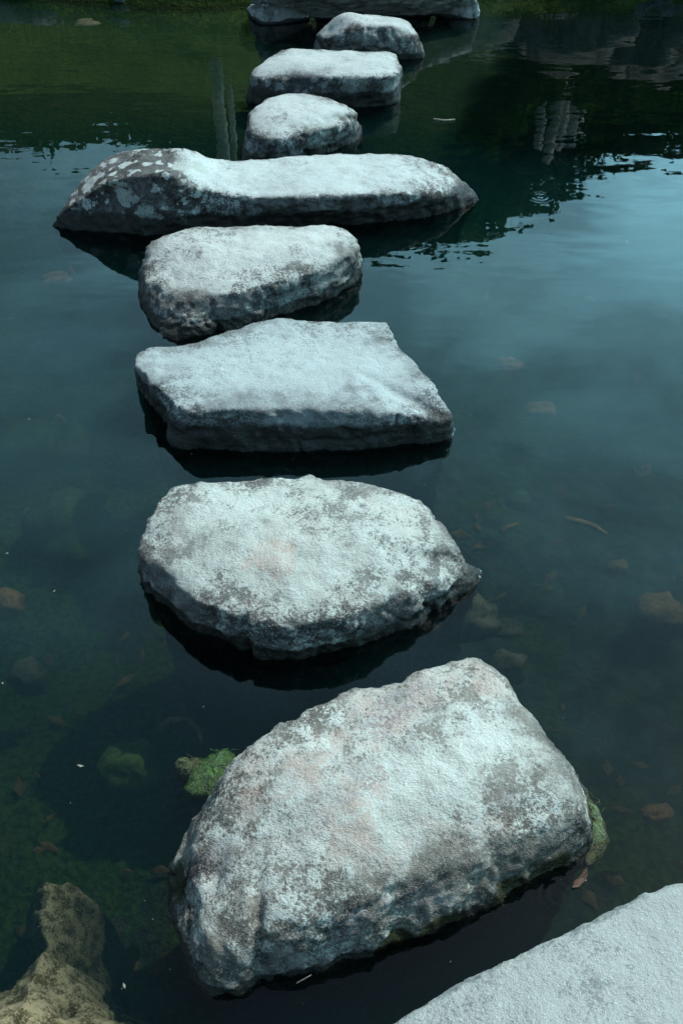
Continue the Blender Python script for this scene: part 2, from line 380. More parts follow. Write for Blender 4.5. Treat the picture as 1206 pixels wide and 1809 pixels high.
def stepping_stone(pairs, spine, label, mat, voxel=.006, smooth=14, off=.02, seed=1, rough=1.0, wear_in=.05, wear_at=.0, wet_h=.035, lichen_fn=None, moss_fn=None, scar_fn=None, tone=.28, peak=.9, dents=(), base=-.5, name='stepping_stone', cat='stepping stone', group='stepping stones across the pond', wear_fn=None):
    sp = np.array([at(*p) for p in spine])
    rim = np.array([at(p[0], p[1], p[2]) for p in pairs]); ctr = rim.mean(0)
    foot = []
    for p, r in zip(pairs, rim):
        if len(p) >= 5: foot.append(at(p[3], p[4], 0.0))
        else:
            d = r[:2] - on_spine(r, sp)[:2]; d = d/(np.linalg.norm(d) + 1e-9)
            foot.append(np.array([r[0] + d[0]*off, r[1] + d[1]*off, 0.0]))
    both = periodic(np.concatenate([rim, np.array(foot)], 1), 140)
    rimS, footS = both[:, :3], both[:, 3:]
    V, F = loft(rimS, footS, sp, base)
    me = remeshed(V, F, voxel, smooth); P = get_co(me); Nn = get_no(me)
    top = sstep(.45, .9, Nn[:, 2]); side = 1 - top
    q = P + seed*13.7
    warp = q + .03*np.stack([fbm(q, 7, 2, seed+40), fbm(q, 7, 2, seed+41), fbm(q, 7, 2, seed+42)], 1)
    d1, d2, cid = worley(warp, 9, seed)
    chip = (cid - .5)*sstep(0, .25, d2 - d1)                        # broken, planar flakes on the flanks
    disp = rough*.010*fbm(q, 5, 3, seed) + rough*.006*fbm(warp, 16, 3, seed+31)*(.55 + .45*side) + rough*side*(.011*chip + .009*fbm(warp, 22, 4, seed+3, .6) + .006*fbm(warp*np.array([.45, .45, 1.6]), 30, 3, seed+13, .6, True)) \
         + rough*(.0034*fbm(warp, 55, 3, seed+5, .65)*(.6 + .7*side) + .0022*fbm(q*np.array([1, 1, .35]), 30, 3, seed+7)*top)
    crack = fbm(warp, 6.5, 3, seed+21); disp -= rough*.012*side*np.exp(-(crack/.03)**2)*sstep(.0, .3, fbm(q, 4, 2, seed+22))
    for (dx, dy, dh, amp, rx, ry) in dents:
        c = at(dx, dy, dh); e = ((P[:, 0]-c[0])/rx)**2 + ((P[:, 1]-c[1])/ry)**2
        disp = disp + amp*np.exp(-e)
    P2 = P + Nn*disp[:, None]
    sd = seg_dist(P[:, :2], rimS[::2, :2])
    loc = np.array([ctr[0], ctr[1], 0.0])
    me.vertices.foreach_set('co', np.ascontiguousarray(P2 - loc, np.float32).ravel()); me.update(); me.shade_smooth()
    N2 = get_no(me)
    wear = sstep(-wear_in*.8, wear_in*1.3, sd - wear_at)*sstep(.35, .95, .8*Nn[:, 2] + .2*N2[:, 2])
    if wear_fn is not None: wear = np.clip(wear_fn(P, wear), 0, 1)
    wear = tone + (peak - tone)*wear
    wet = 1 - sstep(wet_h*.45, wet_h*1.5, P2[:, 2] + .012*fbm(q, 9, 3, seed+9))
    set_attr(me, 'wear', wear); set_attr(me, 'wet', wet)
    set_attr(me, 'lichen', lichen_fn(P) if lichen_fn else 1 - wear)
    set_attr(me, 'scar', scar_fn(P) if scar_fn else np.zeros(len(P)))
    set_attr(me, 'moss', moss_fn(P) if moss_fn else np.zeros(len(P)))
    me.materials.append(mat)
    o = bpy.data.objects.new(name, me); C.objects.link(o); o.location = loc
    film(o, P2 - loc)
    tag(o, label, cat, group); return o
def film(o, P):                                                     # the thin curved lip of water that climbs each stone
    me = o.data; me.calc_loop_triangles(); t = np.empty(len(me.loop_triangles)*3, np.int32); me.loop_triangles.foreach_get('vertices', t); t = t.reshape(-1, 3)
    z = P[t][:, :, 2]; t = t[(z.min(1) < 0) & (z.max(1) > 0)]; V, F = [], []
    no = get_no(me)
    for tri in t:
        q = []; w = []
        for i, j in ((0, 1), (1, 2), (2, 0)):
            a, b = P[tri[i]], P[tri[j]]
            if (a[2] < 0) != (b[2] < 0):
                u = a[2]/(a[2] - b[2]); q.append(a + u*(b - a)); w.append(no[tri[i]]*(1-u) + no[tri[j]]*u)
        if len(q) != 2: continue
        k = len(V)
        for p, n in zip(q, w):
            n = np.array([n[0], n[1], 0]); n /= np.linalg.norm(n) + 1e-9
            V += [p - n*.001 + [0, 0, .0013], p + n*.0008 + [0, 0, .0006], p + n*.0026 + [0, 0, .0003]]
        F += [(k, k+1, k+4, k+3), (k+1, k+2, k+5, k+4)]
    f = mesh_obj('waterline_film', V, F, M_film, parent=o); f['kind'] = 'stuff'
def blob(c, r):
    def f(P): return np.exp(-((P[:, 0]-c[0])**2 + (P[:, 1]-c[1])**2 + (P[:, 2]-c[2])**2)/r**2)
    return f

M_s1 = stone_mat('pinkish_grey_granite', light=(.45, .475, .43), mid=(.165, .154, .128), pink=1.0, lichen=.25, seed=1.3, mottle=.85)
M_s2 = stone_mat('pale_speckled_granite', light=(.43, .46, .415), pink=.35, lichen=.3, seed=4.1, mottle=.85)
M_s3 = stone_mat('smooth_blue_grey_slab', light=(.355, .405, .395), mid=(.20, .225, .22), lichen=.2, seed=7.7, grain=.9, mottle=.55)
M_s4 = stone_mat('grey_white_granite', light=(.44, .46, .425), lichen=.4, seed=2.9, mottle=.85)
M_s5 = stone_mat('lichen_spotted_dark_stone', light=(.43, .475, .455), mid=(.13, .127, .12), lichen=1.0, spot_scale=10, seed=9.1, mottle=.45)
M_s6 = stone_mat('far_grey_stone', light=(.43, .465, .44), lichen=.4, seed=5.3, mottle=.5)
M_s7 = stone_mat('far_block_stone', light=(.43, .465, .44), mid=(.13, .14, .135), lichen=.5, seed=6.6, mottle=.4)
M_s0 = stone_mat('smooth_pale_stone', light=(.31, .325, .30), mid=(.185, .195, .185), dark=(.08, .083, .08), lichen=.0, seed=3.3, grain=.9, mottle=.8)

# nearest full stone
s1 = [(345,1490,.10,292,1545), (360,1442,.12,335,1462), (420,1337,.15,402,1372), (500,1272,.17), (615,1220,.17), (655,1208,.172), (705,1198,.175), (770,1168,.18), (845,1158,.18),
      (886,1182,.175), (925,1245,.165), (975,1315,.15,1000,1345), (1022,1408,.12,1040,1430), (1032,1462,.09,1048,1494),
      (980,1468,.10,985,1540), (880,1495,.115,885,1588), (760,1540,.12,760,1640), (640,1590,.12,640,1688), (525,1632,.11,530,1718), (440,1655,.10,442,1738), (385,1648,.09,350,1748), (352,1585,.09,308,1650)]
x1a, x1b, x1c, x1d, y1 = at(350,1560,.1)[0], at(520,1560,.1)[0], at(900,1400,.15)[0], at(1010,1400,.15)[0], at(500,1560,.1)[1]
m1 = [blob(at(310,1560,.03), .045), blob(at(985,1535,.01), .05), blob(at(900,1580,.01), .05), blob(at(780,1632,.01), .05), blob(at(690,1668,.01), .04)]
stepping_stone(s1, [(620,1440,.185), (800,1370,.185)], 'largest near stepping stone with pinkish patches, sloping front and mossy waterline', M_s1, .0052, 110, seed=1, tone=.38, wear_in=.10, wear_at=.0, peak=.86, rough=1.05, wear_fn=lambda P, w: w*(.25 + .75*sstep(x1a, x1b, P[:, 0] + .25*(P[:, 1] - y1)))*(.5 + .5*sstep(x1d, x1c, P[:, 0])),
      wet_h=.018, moss_fn=lambda P: sum(f(P) for f in m1), dents=[(455,1640,.08,-.018,.012,.05), (375,1560,.08,-.012,.02,.03)])
s2 = [(250,965,.10,256,1012), (268,925,.12), (292,880,.13), (325,852,.135), (420,841,.14), (520,838,.14), (600,842,.14), (680,858,.135), (735,878,.13), (775,920,.115), (812,975,.085,840,1004),
      (822,1003,.05,843,1023), (765,1028,.08,800,1054), (700,1052,.10,722,1106), (600,1083,.11,600,1144), (510,1103,.11,505,1166), (447,1095,.11,444,1160), (412,1085,.11,412,1140), (350,1060,.11,346,1110), (290,1012,.11,288,1066)]
stepping_stone(s2, [(430,960,.15), (650,960,.15)], 'broad eight-sided pale stepping stone with a flat pinkish scar in its middle', M_s2, .0055, 45, seed=2, tone=.39, wear_in=.09, wear_at=.0, peak=.86, scar_fn=blob(at(495,985,.14), .07), rough=1.1, wet_h=.038,
      dents=[(490,1000,.14,.010,.035,.03), (430,1110,.1,-.02,.008,.03)])
s3 = [(236,634,.12,242,672), (262,613,.12), (330,604,.12), (400,584,.12), (450,566,.125), (490,559,.125), (570,567,.12), (665,570,.12), (684,573,.12), (706,610,.12), (736,636,.11), (764,680,.10), (784,720,.08,793,746),
      (782,742,.06,791,775), (700,728,.10,700,786), (600,722,.11,600,794), (500,722,.11,480,798), (400,725,.11,390,794), (325,722,.11,309,785), (285,690,.11,296,750), (250,655,.11,259,705)]
stepping_stone(s3, [(380,650,.123), (620,650,.123)], 'flat angular stepping slab with smooth blue-grey top and straight dark front', M_s3, .006, 8, seed=3, tone=.24, wear_in=.11, wear_at=.02, peak=1.0, rough=.9, wet_h=.072)
s4 = [(258,452,.11,246,475), (275,418,.14), (330,402,.15), (430,397,.15), (520,394,.15), (590,396,.14), (625,412,.13), (636,440,.10,642,474), (615,455,.11,618,502), (560,480,.11,560,533), (480,500,.11,490,556), (400,515,.11,400,584), (320,520,.10,310,599), (275,500,.09,268,578), (258,480,.09,250,530)]
stepping_stone(s4, [(380,450,.155), (540,440,.155)], 'rounded grey-white stepping stone just in front of the long lichen-spotted stone', M_s4, .0065, 45, seed=4, tone=.3, wear_in=.08, wear_at=.0, peak=1.0, rough=1.1, wet_h=.035)
s5 = [(100,382,.04,88,399), (125,342,.09), (155,305,.14), (195,276,.18), (250,262,.21), (310,258,.23), (340,264,.20), (370,279,.15), (420,280,.14), (520,274,.14), (640,270,.14), (720,273,.13), (775,290,.11), (815,312,.08), (836,340,.03,845,350),
      (790,345,.07,800,372), (700,342,.11,700,389), (600,345,.13,600,396), (500,348,.13,500,402), (420,348,.13,420,407), (370,338,.15,350,411), (300,330,.18,280,413), (220,333,.15,200,411), (150,355,.10,130,405)]
bx5 = at(360,300,.16)[0]
def lich5(P): return np.clip(sstep(bx5 + .12, bx5 - .1, P[:, 0]) + .25, 0, 1)*sstep(.02, .06, P[:, 2])
def wear5(P, w): return w*sstep(bx5 - .10, bx5 + .02, P[:, 0])*sstep(bx5 + 1.0, bx5 + .55, P[:, 0]) + .25*w*sstep(bx5 - .35, bx5 - .05, P[:, 0])
stepping_stone(s5, [(190,320,.185), (300,295,.235), (345,300,.19), (385,308,.145), (560,308,.142), (700,312,.135), (780,330,.095)], 'long dark stepping stone with a humped lichen-spotted left end', M_s5, .0075, 18, seed=5, tone=.25, peak=1.0,
      wear_in=.05, rough=1.0, wet_h=.072, lichen_fn=lich5, wear_fn=wear5)
s6 = [(437,215,.12,428,258), (455,183,.14), (500,165,.15), (560,166,.15), (602,180,.14), (627,198,.12,635,222), (622,212,.10,636,240), (590,225,.11,596,264), (540,238,.11,545,280), (490,245,.11,490,292), (450,240,.11,438,288)]
stepping_stone(s6, [(490,205,.155), (550,200,.155)], 'small rounded stepping stone directly behind the long lichen-spotted stone', M_s6, .008, 16, seed=6, tone=.28, peak=.97, wear_in=.07, wear_at=.0, wet_h=.04)
s7 = [(445,130,.11,433,172), (470,103,.14), (512,84,.15), (565,86,.15), (630,89,.15), (690,90,.15), (704,104,.14), (705,125,.13,709,160), (682,135,.13,696,183), (600,137,.13,600,189), (530,135,.12,530,191), (475,138,.11,463,188)]
stepping_stone(s7, [(520,110,.155), (650,112,.152)], 'blocky stepping stone with steep dark front, third from the far bank', M_s7, .009, 8, seed=7, tone=.2, peak=.97, wear_in=.05, wear_at=-.01, rough=.9, wet_h=.07)
s8 = [(563,60,.10,550,85), (592,36,.15), (640,24,.16), (690,26,.16), (720,35,.15), (735,58,.11,750,93), (720,68,.10,740,103), (670,70,.11,680,106), (620,68,.11,610,107), (580,70,.10,564,101)]
stepping_stone(s8, [(630,45,.165), (690,45,.165)], 'farthest stepping stone, with a low ledge, in front of the landing stone', M_s6, .009, 8, seed=8, tone=.24, wear_in=.05, wear_at=-.01, wet_h=.03,
      dents=[(615,76,.06,.03,.10,.06)])
s9 = [(448,4,.10,436,14), (470,-30,.2), (600,-58,.24), (750,-52,.22), (838,-22,.16), (832,3,.10,834,20), (760,5,.11,770,27), (650,6,.12,650,31), (560,8,.11,560,33), (485,8,.10,480,27)]
stepping_stone(s9, [(540,-18,.24), (740,-18,.20)], 'wide pale landing stone at the far bank, cut by the top edge', M_s7, .010, 8, seed=9, tone=.72, wear_in=.1, wear_at=-.15, wet_h=.015, name='landing_stone', cat='boulder', group=None) 
s0 = [(600,1905,.11), (700,1808,.14), (800,1746,.15), (880,1705,.155), (1000,1650,.16), (1100,1600,.16), (1170,1568,.16), (1250,1556,.16), (1400,1600,.15), (1500,1750,.13), (1450,2000,.12), (1200,2150,.12), (850,2150,.12), (650,2030,.11)]
stepping_stone(s0, [(950,1850,.185), (1250,1800,.19)], 'smooth pale stone cut off by the lower right corner', M_s0, .0052, 30, seed=10, off=.05, tone=.78, wear_in=.03, wear_at=-.06, rough=.6, wet_h=.02)

# ------------------------------------------------------------------ far bank: boulders, trunks, crowns, hedges (seen mirrored in the pond)
def boulder(c, r, seed, name, label, mat, cat, group=None, res=5, sub=.18, tex=2.4):
    bmx = bmesh.new(); bmesh.ops.create_icosphere(bmx, subdivisions=res, radius=1.0)
    me = bpy.data.meshes.new(name); bmx.to_mesh(me); bmx.free(); P = get_co(me)
    d = 1 + sub*fbm(P + seed*7.1, 1.3, 2, seed) + .35*sub*fbm(P + seed*3.3, 4, 4, seed + 2)
    d1, d2, cid = worley(P + seed*5.7, tex, seed); d = d + (cid - .5)*.22*sub/.18*sstep(0, .3, d2 - d1)
    P = P*d[:, None]; P = np.sign(P)*np.abs(P)**.85*np.array(r)
    me.vertices.foreach_set('co', np.ascontiguousarray(P, np.float32).ravel()); me.update(); me.shade_smooth(); me.materials.append(mat)
    o = bpy.data.objects.new(name, me); C.objects.link(o); o.location = tuple(c)
    return tag(o, label, cat, group)

for i, (x, w, h) in enumerate([(-3.3, .5, .2), (-2.45, .42, .17), (-1.75, .38, .22), (-1.05, .36, .18), (1.25, .3, .18), (1.9, .36, .22), (2.6, .4, .3), (3.4, .45, .25)]):
    boulder((x, shore_y(x) + .26, .0), (w*1.02, .26, h), 20 + i, 'bank_boulder', 'dark boulder edging the far bank, mirrored at the top, ' + ['leftmost', 'second from the left', 'third from the left', 'nearest left of the landing stone', 'nearest right of the landing stone', 'second right of the landing stone', 'second from the right', 'rightmost'][i], M_bank, 'boulder', 'boulders edging the far bank', res=4)
for px, py, Y, w, dp, sd, lb in ((1138, 128, 7.6, .42, .4, 41, 'tall pointed grey garden rock mirrored at the upper right'), (985, 92, 7.3, .45, .35, 42, 'broad low grey garden rock mirrored beside the pointed rock'), (1235, 80, 7.4, .4, .35, 43, 'grey garden rock mirrored at the right edge'), (800, 82, 6.9, .38, .25, 44, 'pale grey garden rock mirrored right of the farthest stepping stone')):
    p = mirror(px, py, Y); boulder((p[0], Y, p[2]*.45), (w, dp, p[2]*.6), sd, 'garden_rock', lb, M_garden, 'rock', None, res=4, sub=.25)

def leaf_cloud(lobes, n, size, seed):
    r = np.random.default_rng(seed); lob = np.array([l[:6] for l in lobes], float)
    vol = lob[:, 3]*lob[:, 4]*lob[:, 5]; k = r.choice(len(lob), n, p=vol**.8/np.sum(vol**.8))
    u = r.normal(size=(n, 3)); u /= np.linalg.norm(u, axis=1)[:, None]; rad = r.uniform(.25, 1.0, n)**.5
    rad *= 1 + .28*fbm(u + k[:, None]*3.7, 2.6, 3, seed)
    P = lob[k, :3] + u*rad[:, None]*lob[k, 3:6]
    t = r.normal(size=(n, 3)); t /= np.linalg.norm(t, axis=1)[:, None]; b = np.cross(t, r.normal(size=(n, 3))); b /= np.linalg.norm(b, axis=1)[:, None]
    s = size*r.uniform(.6, 1.3, n)[:, None]
    V = np.stack([P - t*s, P + b*s*.45, P + t*s, P - b*s*.45], 1).reshape(-1, 3)
    return V, np.arange(n*4).reshape(n, 4)
def tube(pts, radii, sides=9, seed=0):
    pts = np.array(pts, float); V, F = [], []; r = np.random.default_rng(seed)
    for i, (p, ra) in enumerate(zip(pts, radii)):
        d = pts[min(i+1, len(pts)-1)] - pts[max(i-1, 0)]; d /= np.linalg.norm(d)
        a = np.cross(d, [0, 1, .01]); a /= np.linalg.norm(a); b = np.cross(d, a)
        for j in range(sides):
            th = 2*math.pi*j/sides; rr = ra*(1 + r.uniform(-.08, .08)); V.append(p + a*math.cos(th)*rr + b*math.sin(th)*rr)
    for i in range(len(pts) - 1):
        for j in range(sides):
            k = (j+1) % sides; F.append((i*sides + j, i*sides + k, (i+1)*sides + k, (i+1)*sides + j))
    F.append(tuple(range(sides))[::-1]); F.append(tuple((len(pts)-1)*sides + j for j in range(sides)))
    return V, F
def gz(x, y): return float(ground_z(np.array([x]), np.array([y]))[0])
def tree(name, label, base, trunks, lobes, n, leaf, mat, seed, cat='tree', group='trees and shrubs beyond the far bank'):
    e = bpy.data.objects.new(name, None); C.objects.link(e); e.location = (base[0], base[1], gz(*base)); tag(e, label, cat, group)
    o0 = np.array(e.location)
    for ti, (pts, ra) in enumerate(trunks):
        V, F = tube(np.array(pts) - o0, ra, seed=seed + ti); mesh_obj('trunk', V, F, M_bark, parent=e)
    lb = [(l[0]-o0[0], l[1]-o0[1], l[2]-o0[2], *l[3:]) for l in lobes]
    V, F = leaf_cloud(lb, n, leaf, seed); mesh_obj('crown', V, F, mat, parent=e, smooth=False)
    return e
def trunk(px, py_top, Y, r0, lean=0.0, z1=None, seed=0):
    p = mirror(px, py_top, Y); rr = np.random.default_rng(seed); z0 = gz(p[0], Y) - .1; z1 = p[2] if z1 is None else z1
    zs = np.linspace(z0, z1, 7)
    return ([(p[0] + lean*(z - z1) + rr.uniform(-.02, .02), Y + rr.uniform(-.02, .02), z) for z in zs], np.linspace(r0*1.15, r0*.75, 7))
def lobe(px, py, Y, rx, rz, ry=None): p = mirror(px, py, Y); return (p[0], Y, p[2], rx, ry or rx, rz)

# broad dark evergreen in the middle (its mirrored top reaches past the long stone)
tree('evergreen_tree', 'tall dark evergreen tree mirrored behind the right end of the long stone', (1.0, 11.2),
     [trunk(720, 300, 11.2, .12, seed=1)], [lobe(720, 305, 11.2, 1.1, .9), lobe(560, 280, 11.3, 1.2, .9), lobe(830, 280, 11.0, .9, .8), lobe(850, 350, 11.0, .42, .6), lobe(740, 340, 11.2, .9, .5), lobe(640, 200, 11.2, 1.6, .7), lobe(430, 330, 11.4, .7, .7)], 24000, .08, M_leafd, 5)
# multi-stemmed tree with pale grey trunks on the right
tree('multi_stem_tree', 'tree with a clump of pale grey trunks mirrored at the upper right', (2.6, 9.6),
     [trunk(948, 268, 9.4, .055, .02, seed=2), trunk(965, 285, 9.5, .07, -.02, seed=3), trunk(985, 262, 9.7, .055, .03, seed=4), trunk(1008, 246, 9.9, .08, 0, seed=6), trunk(1022, 215, 9.5, .06, -.02, seed=7), trunk(1040, 185, 10, .05, .05, seed=8)],
     [lobe(930, 300, 10.2, .6, .5), lobe(985, 290, 10.3, .5, .35), lobe(880, 250, 10.4, .6, .5), lobe(900, 200, 10.8, .6, .6)], 4200, .06, M_leafd, 9)
tree('slender_tree', 'tree with one straight pale trunk mirrored left of the small rounded stone', (-.85, 7.4),
     [trunk(398, 292, 7.3, .042, .0, 3.3, seed=12), trunk(424, 270, 7.6, .022, .03, 3.0, seed=13)],
     [lobe(360, 262, 10.3, .55, .5), lobe(420, 300, 10.2, .6, .5), lobe(330, 215, 10.6, .7, .5)], 3600, .06, M_leafd, 14)
for i, (px, py, Y, rx, rz, lb, m) in enumerate([(60, 146, 12.0, 1.5, .75, 'dark clipped shrub mirrored at the upper left edge', M_leafd), (230, 142, 12.3, 1.4, .7, 'dark shrub mirrored above the humped end of the long stone', M_leafd), (-90, 140, 12, 1.4, .8, 'dark shrub mirrored beyond the upper left edge', M_leafd),
        (1085, 165, 11.6, 1.0, .8, 'dark shrub mirrored right of the pale trunks', M_leafd), (1200, 160, 11.9, 1.2, .75, 'dark shrub mirrored at the upper right edge', M_leafd), (1320, 160, 12, 1.2, .75, 'dark shrub mirrored beyond the upper right edge', M_leafd), (780, 140, 9.6, 1.2, .6, 'dark low shrub mirrored right of the blocky stone', M_leafd), (1130, 120, 9.4, .8, .4, 'dark shrub mirrored behind the pointed garden rock', M_leafd)]):
    p = mirror(px, py, Y)
    tree('shrub', lb, (p[0], Y), [([(p[0], Y, gz(p[0], Y) - .1), (p[0] + .05, Y, p[2]*.6), (p[0], Y, p[2])], (.06, .05, .03))],
         [(p[0], Y, p[2], rx, rx*.7, rz), (p[0] - rx*.4, Y - .2, p[2] - rz*.7, rx*.9, rx*.7, rz), (p[0] + rx*.5, Y + .1, p[2] - rz*.5, rx*.7, rx*.6, rz), (p[0] + rx*.2, Y, p[2] + rz*.45, rx*.45, rx*.4, rz*.5), (p[0], Y, p[2] - rz*1.5, rx, rx*.7, rz)], 11000, .08, m, 60 + i, 'shrub')
for i, (px, py, Y, rx, rz, lb) in enumerate([(95, 150, 8.9, .38, .42, 'round mid-green bush mirrored on the far left lawn'), (165, 128, 8.5, .26, .28, 'small round bush mirrored on the far left lawn, left of the slender tree'), (300, 150, 9.1, .42, .40, 'wide mid-green bush mirrored between the slender tree and the far left lawn')]):
    p = mirror(px, py, Y)
    tree('bush', lb, (p[0], Y), [([(p[0], Y, gz(p[0], Y) - .1), (p[0], Y, p[2] + .05)], (.03, .015))], [(p[0], Y, p[2], rx, rx, rz), (p[0] + rx*.6, Y + .1, p[2] - rz*.4, rx*.7, rx*.7, rz*.7), (p[0] - rx*.5, Y - .1, p[2] - rz*.5, rx*.6, rx*.6, rz*.6)], 2600, .04, M_leafm, 140 + i, 'bush')
# unseen leafy tree, added on the right bank so its shade darkens the far water
tree('added_shade_tree', 'leafy tree added on the right bank beyond the frame to shade the far water', (5.9, 8.3), [([(5.9, 8.3, .1), (5.85, 8.3, 2.6), (5.7, 8.15, 5.2), (5.5, 7.9, 7.2)], (.16, .14, .11, .05))],
     [(5.25, 7.5, 7.0, .9, .95, 1.0), (5.4, 8.3, 6.9, .9, .9, .9), (6.2, 8.2, 7.0, 1.0, .9, .9), (5.6, 7.9, 7.7, .9, .8, .7), (5.5, 8.6, 6.3, .9, .8, .7)], 15000, .12, M_leafm, 33)
# wispy twigs that break the skyline on the right
for i, (px, py, Y) in enumerate([(1085, 235, 11.4), (1150, 228, 11.5), (1030, 250, 11.2)]):
    p = mirror(px, py, Y)
    tree('young_conifer', ['small young conifer mirrored against the sky right of the pale trunks', 'small young conifer mirrored against the sky near the right edge', 'wispy young conifer mirrored beside the pale trunks'][i], (p[0], Y),
         [([(p[0], Y, gz(p[0], Y) - .1), (p[0], Y, p[2] + .15)], (.03, .008))], [(p[0] + dx, Y, p[2] - k*.22, .05 + .05*k, .05 + .05*k, .10) for k, dx in enumerate((0, .04, -.05, .05, -.03))], 620, .045, M_leafd, 90 + i)

# lawn blades along the far bank
r_ = np.random.default_rng(3); nb_ = 26000
bxs = r_.uniform(-5, 4.5, nb_); bys = shore_y(bxs) + .04 + r_.uniform(0, 1, nb_)**1.6*2.6; bzs = ground_z(bxs, bys)
hh = r_.uniform(.03, .10, nb_); ang = r_.uniform(0, 6.28, nb_); wd = .004
B = np.stack([bxs, bys, bzs - .01], 1); dxy = np.stack([np.cos(ang), np.sin(ang), 0*ang], 1)
tip = B + np.stack([r_.normal(0, .02, nb_), r_.normal(0, .02, nb_), hh], 1)
V = np.stack([B - dxy*wd, B + dxy*wd, tip], 1).reshape(-1, 3)
go = mesh_obj('bank_grass', V, np.arange(nb_*3).reshape(-1, 3), M_blade, smooth=False); go['kind'] = 'stuff'; go['label'] = 'short grass on the far bank'; go['category'] = 'grass'

# ------------------------------------------------------------------ under water: rocks, ledge, sticks
M_sub = rock_mat('algae_dusted_rock', (.07, .075, .05), (.22, .20, .14), (.10, .15, .05), 12)
M_orange = rock_mat('rusty_submerged_rock', (.30, .16, .07), (.70, .38, .16), (.5, .32, .15), 14)
M_green = rock_mat('green_submerged_rock', (.04, .09, .02), (.13, .22, .05), (.18, .2, .07), 14)
M_ledge = rock_mat('sandy_ledge', (.09, .085, .03), (.46, .42, .25), (.62, .56, .42), 40, cut=(.40, .60))
sub = [(1170, 1078, -.22, .075, .055, M_orange, 'brown submerged rock at the right edge'), (1090, 997, -.20, .028, .022, M_orange, 'small orange submerged rock right of the eight-sided stone'),
       (1150, 862, -.28, .085, .04, M_sub, 'faint round submerged rock at the right edge'), (915, 876, -.20, .035, .03, M_green, 'yellowish algae-tufted rock right of the flat slab'),
       (952, 718, -.17, .05, .02, M_orange, 'orange submerged rock right of the flat slab'), (902, 640, -.15, .045, .015, M_orange, 'small tan submerged rock in the open water on the right'),
       (832, 1075, -.10, .07, .06, M_sub, 'dark submerged rock touching the right tip of the eight-sided stone'), (895, 1168, -.13, .045, .05, M_sub, 'algae-covered submerged rock behind the largest stone'),
       (895, 1106, -.18, .04, .015, M_sub, 'flat tan submerged pebble right of the eight-sided stone'), (8, 1055, -.18, .05, .045, M_orange, 'orange-brown submerged rock at the left edge'), (45, 1185, -.18, .045, .05, M_sub, 'tan submerged rock at the left edge below the orange one'),
       (228, 1345, -.20, .07, .06, M_green, 'green submerged rock left of the bright algae clump'), (110, 900, -.26, .12, .08, M_green, 'green mossy submerged rock at the left'), (140, 945, -.3, .13, .08, M_green, 'low green submerged rock left of the eight-sided stone'),
       (148, 478, -.13, .07, .02, M_orange, 'pale tan submerged slab below the tip of the long stone'), (98, 488, -.13, .06, .015, M_orange, 'tan submerged pebble at the upper left'), (60, 770, -.3, .14, .08, M_green, 'algae-coated submerged rock at the left edge'), (105, 740, -.2, .02, .03, M_orange, 'tiny orange submerged stone at the left'),
       (1160, 1432, -.2, .03, .02, M_orange, 'small brown submerged stone right of the largest stone'), (155, 40, -.05, .08, .03, M_sub, 'brown submerged stone near the far left bank')]
for i, (px, py, z, rx, rz, m, lb) in enumerate(sub):
    z = z - (.05 if m is M_green else .12) if py > 300 else -.05; p = at(px, py, z); boulder((p[0], p[1], z - rz*.6), (rx, rx*.75, rz), 100 + i, 'submerged_rock', lb, m, 'rock', None, res=3, sub=.42)

# pale ledge rising in the lower left corner: a height field, highest parts just under the surface
lx, ly = np.linspace(-.62, .0, 150), np.linspace(.35, 1.12, 180); LX, LY = np.meshgrid(lx, ly)
LP = np.stack([LX.ravel(), LY.ravel(), 0*LX.ravel()], 1)
outl = np.array([at(x, y, -.09)[:2] for x, y in ((18,1512), (45,1498), (88,1496), (96,1512), (80,1532), (68,1560), (72,1610), (82,1650), (100,1695), (130,1725), (170,1738), (215,1765), (262,1815), (262,1950), (-150,1950), (-150,1740), (0,1712), (30,1672), (46,1645), (52,1600), (50,1545), (30,1530))])
sdl = seg_dist(LP[:, :2] + .012*np.stack([fbm(LP, 22, 3, 75), fbm(LP, 22, 3, 76)], 1), outl)
lz = -.165 + .128*sstep(-.015, .13, sdl) - .34*sstep(-.02, .13, -sdl + .03*fbm(LP, 16, 4, 77)) - .05*np.exp(-((LP[:, 0]-at(108,1762,-.08)[0])**2 + (LP[:, 1]-at(108,1762,-.08)[1])**2)/.012**2)
lz = lz - .055*sstep(at(60,1670,-.09)[1], at(60,1610,-.09)[1], LP[:, 1]) + .013*fbm(LP, 26, 4, 78) + .006*fbm(LP, 110, 2, 79)
li = np.arange(150*180).reshape(180, 150); lq = np.stack([li[:-1, :-1], li[:-1, 1:], li[1:, 1:], li[1:, :-1]], -1).reshape(-1, 4)
lv = np.stack([LP[:, 0] + .3, LP[:, 1] - .7, lz], 1)
tag(mesh_obj('submerged_ledge', lv, lq, M_ledge, loc=(-.3, .7, 0)), 'pale sandy rock ledge under water in the lower left corner', 'rock')

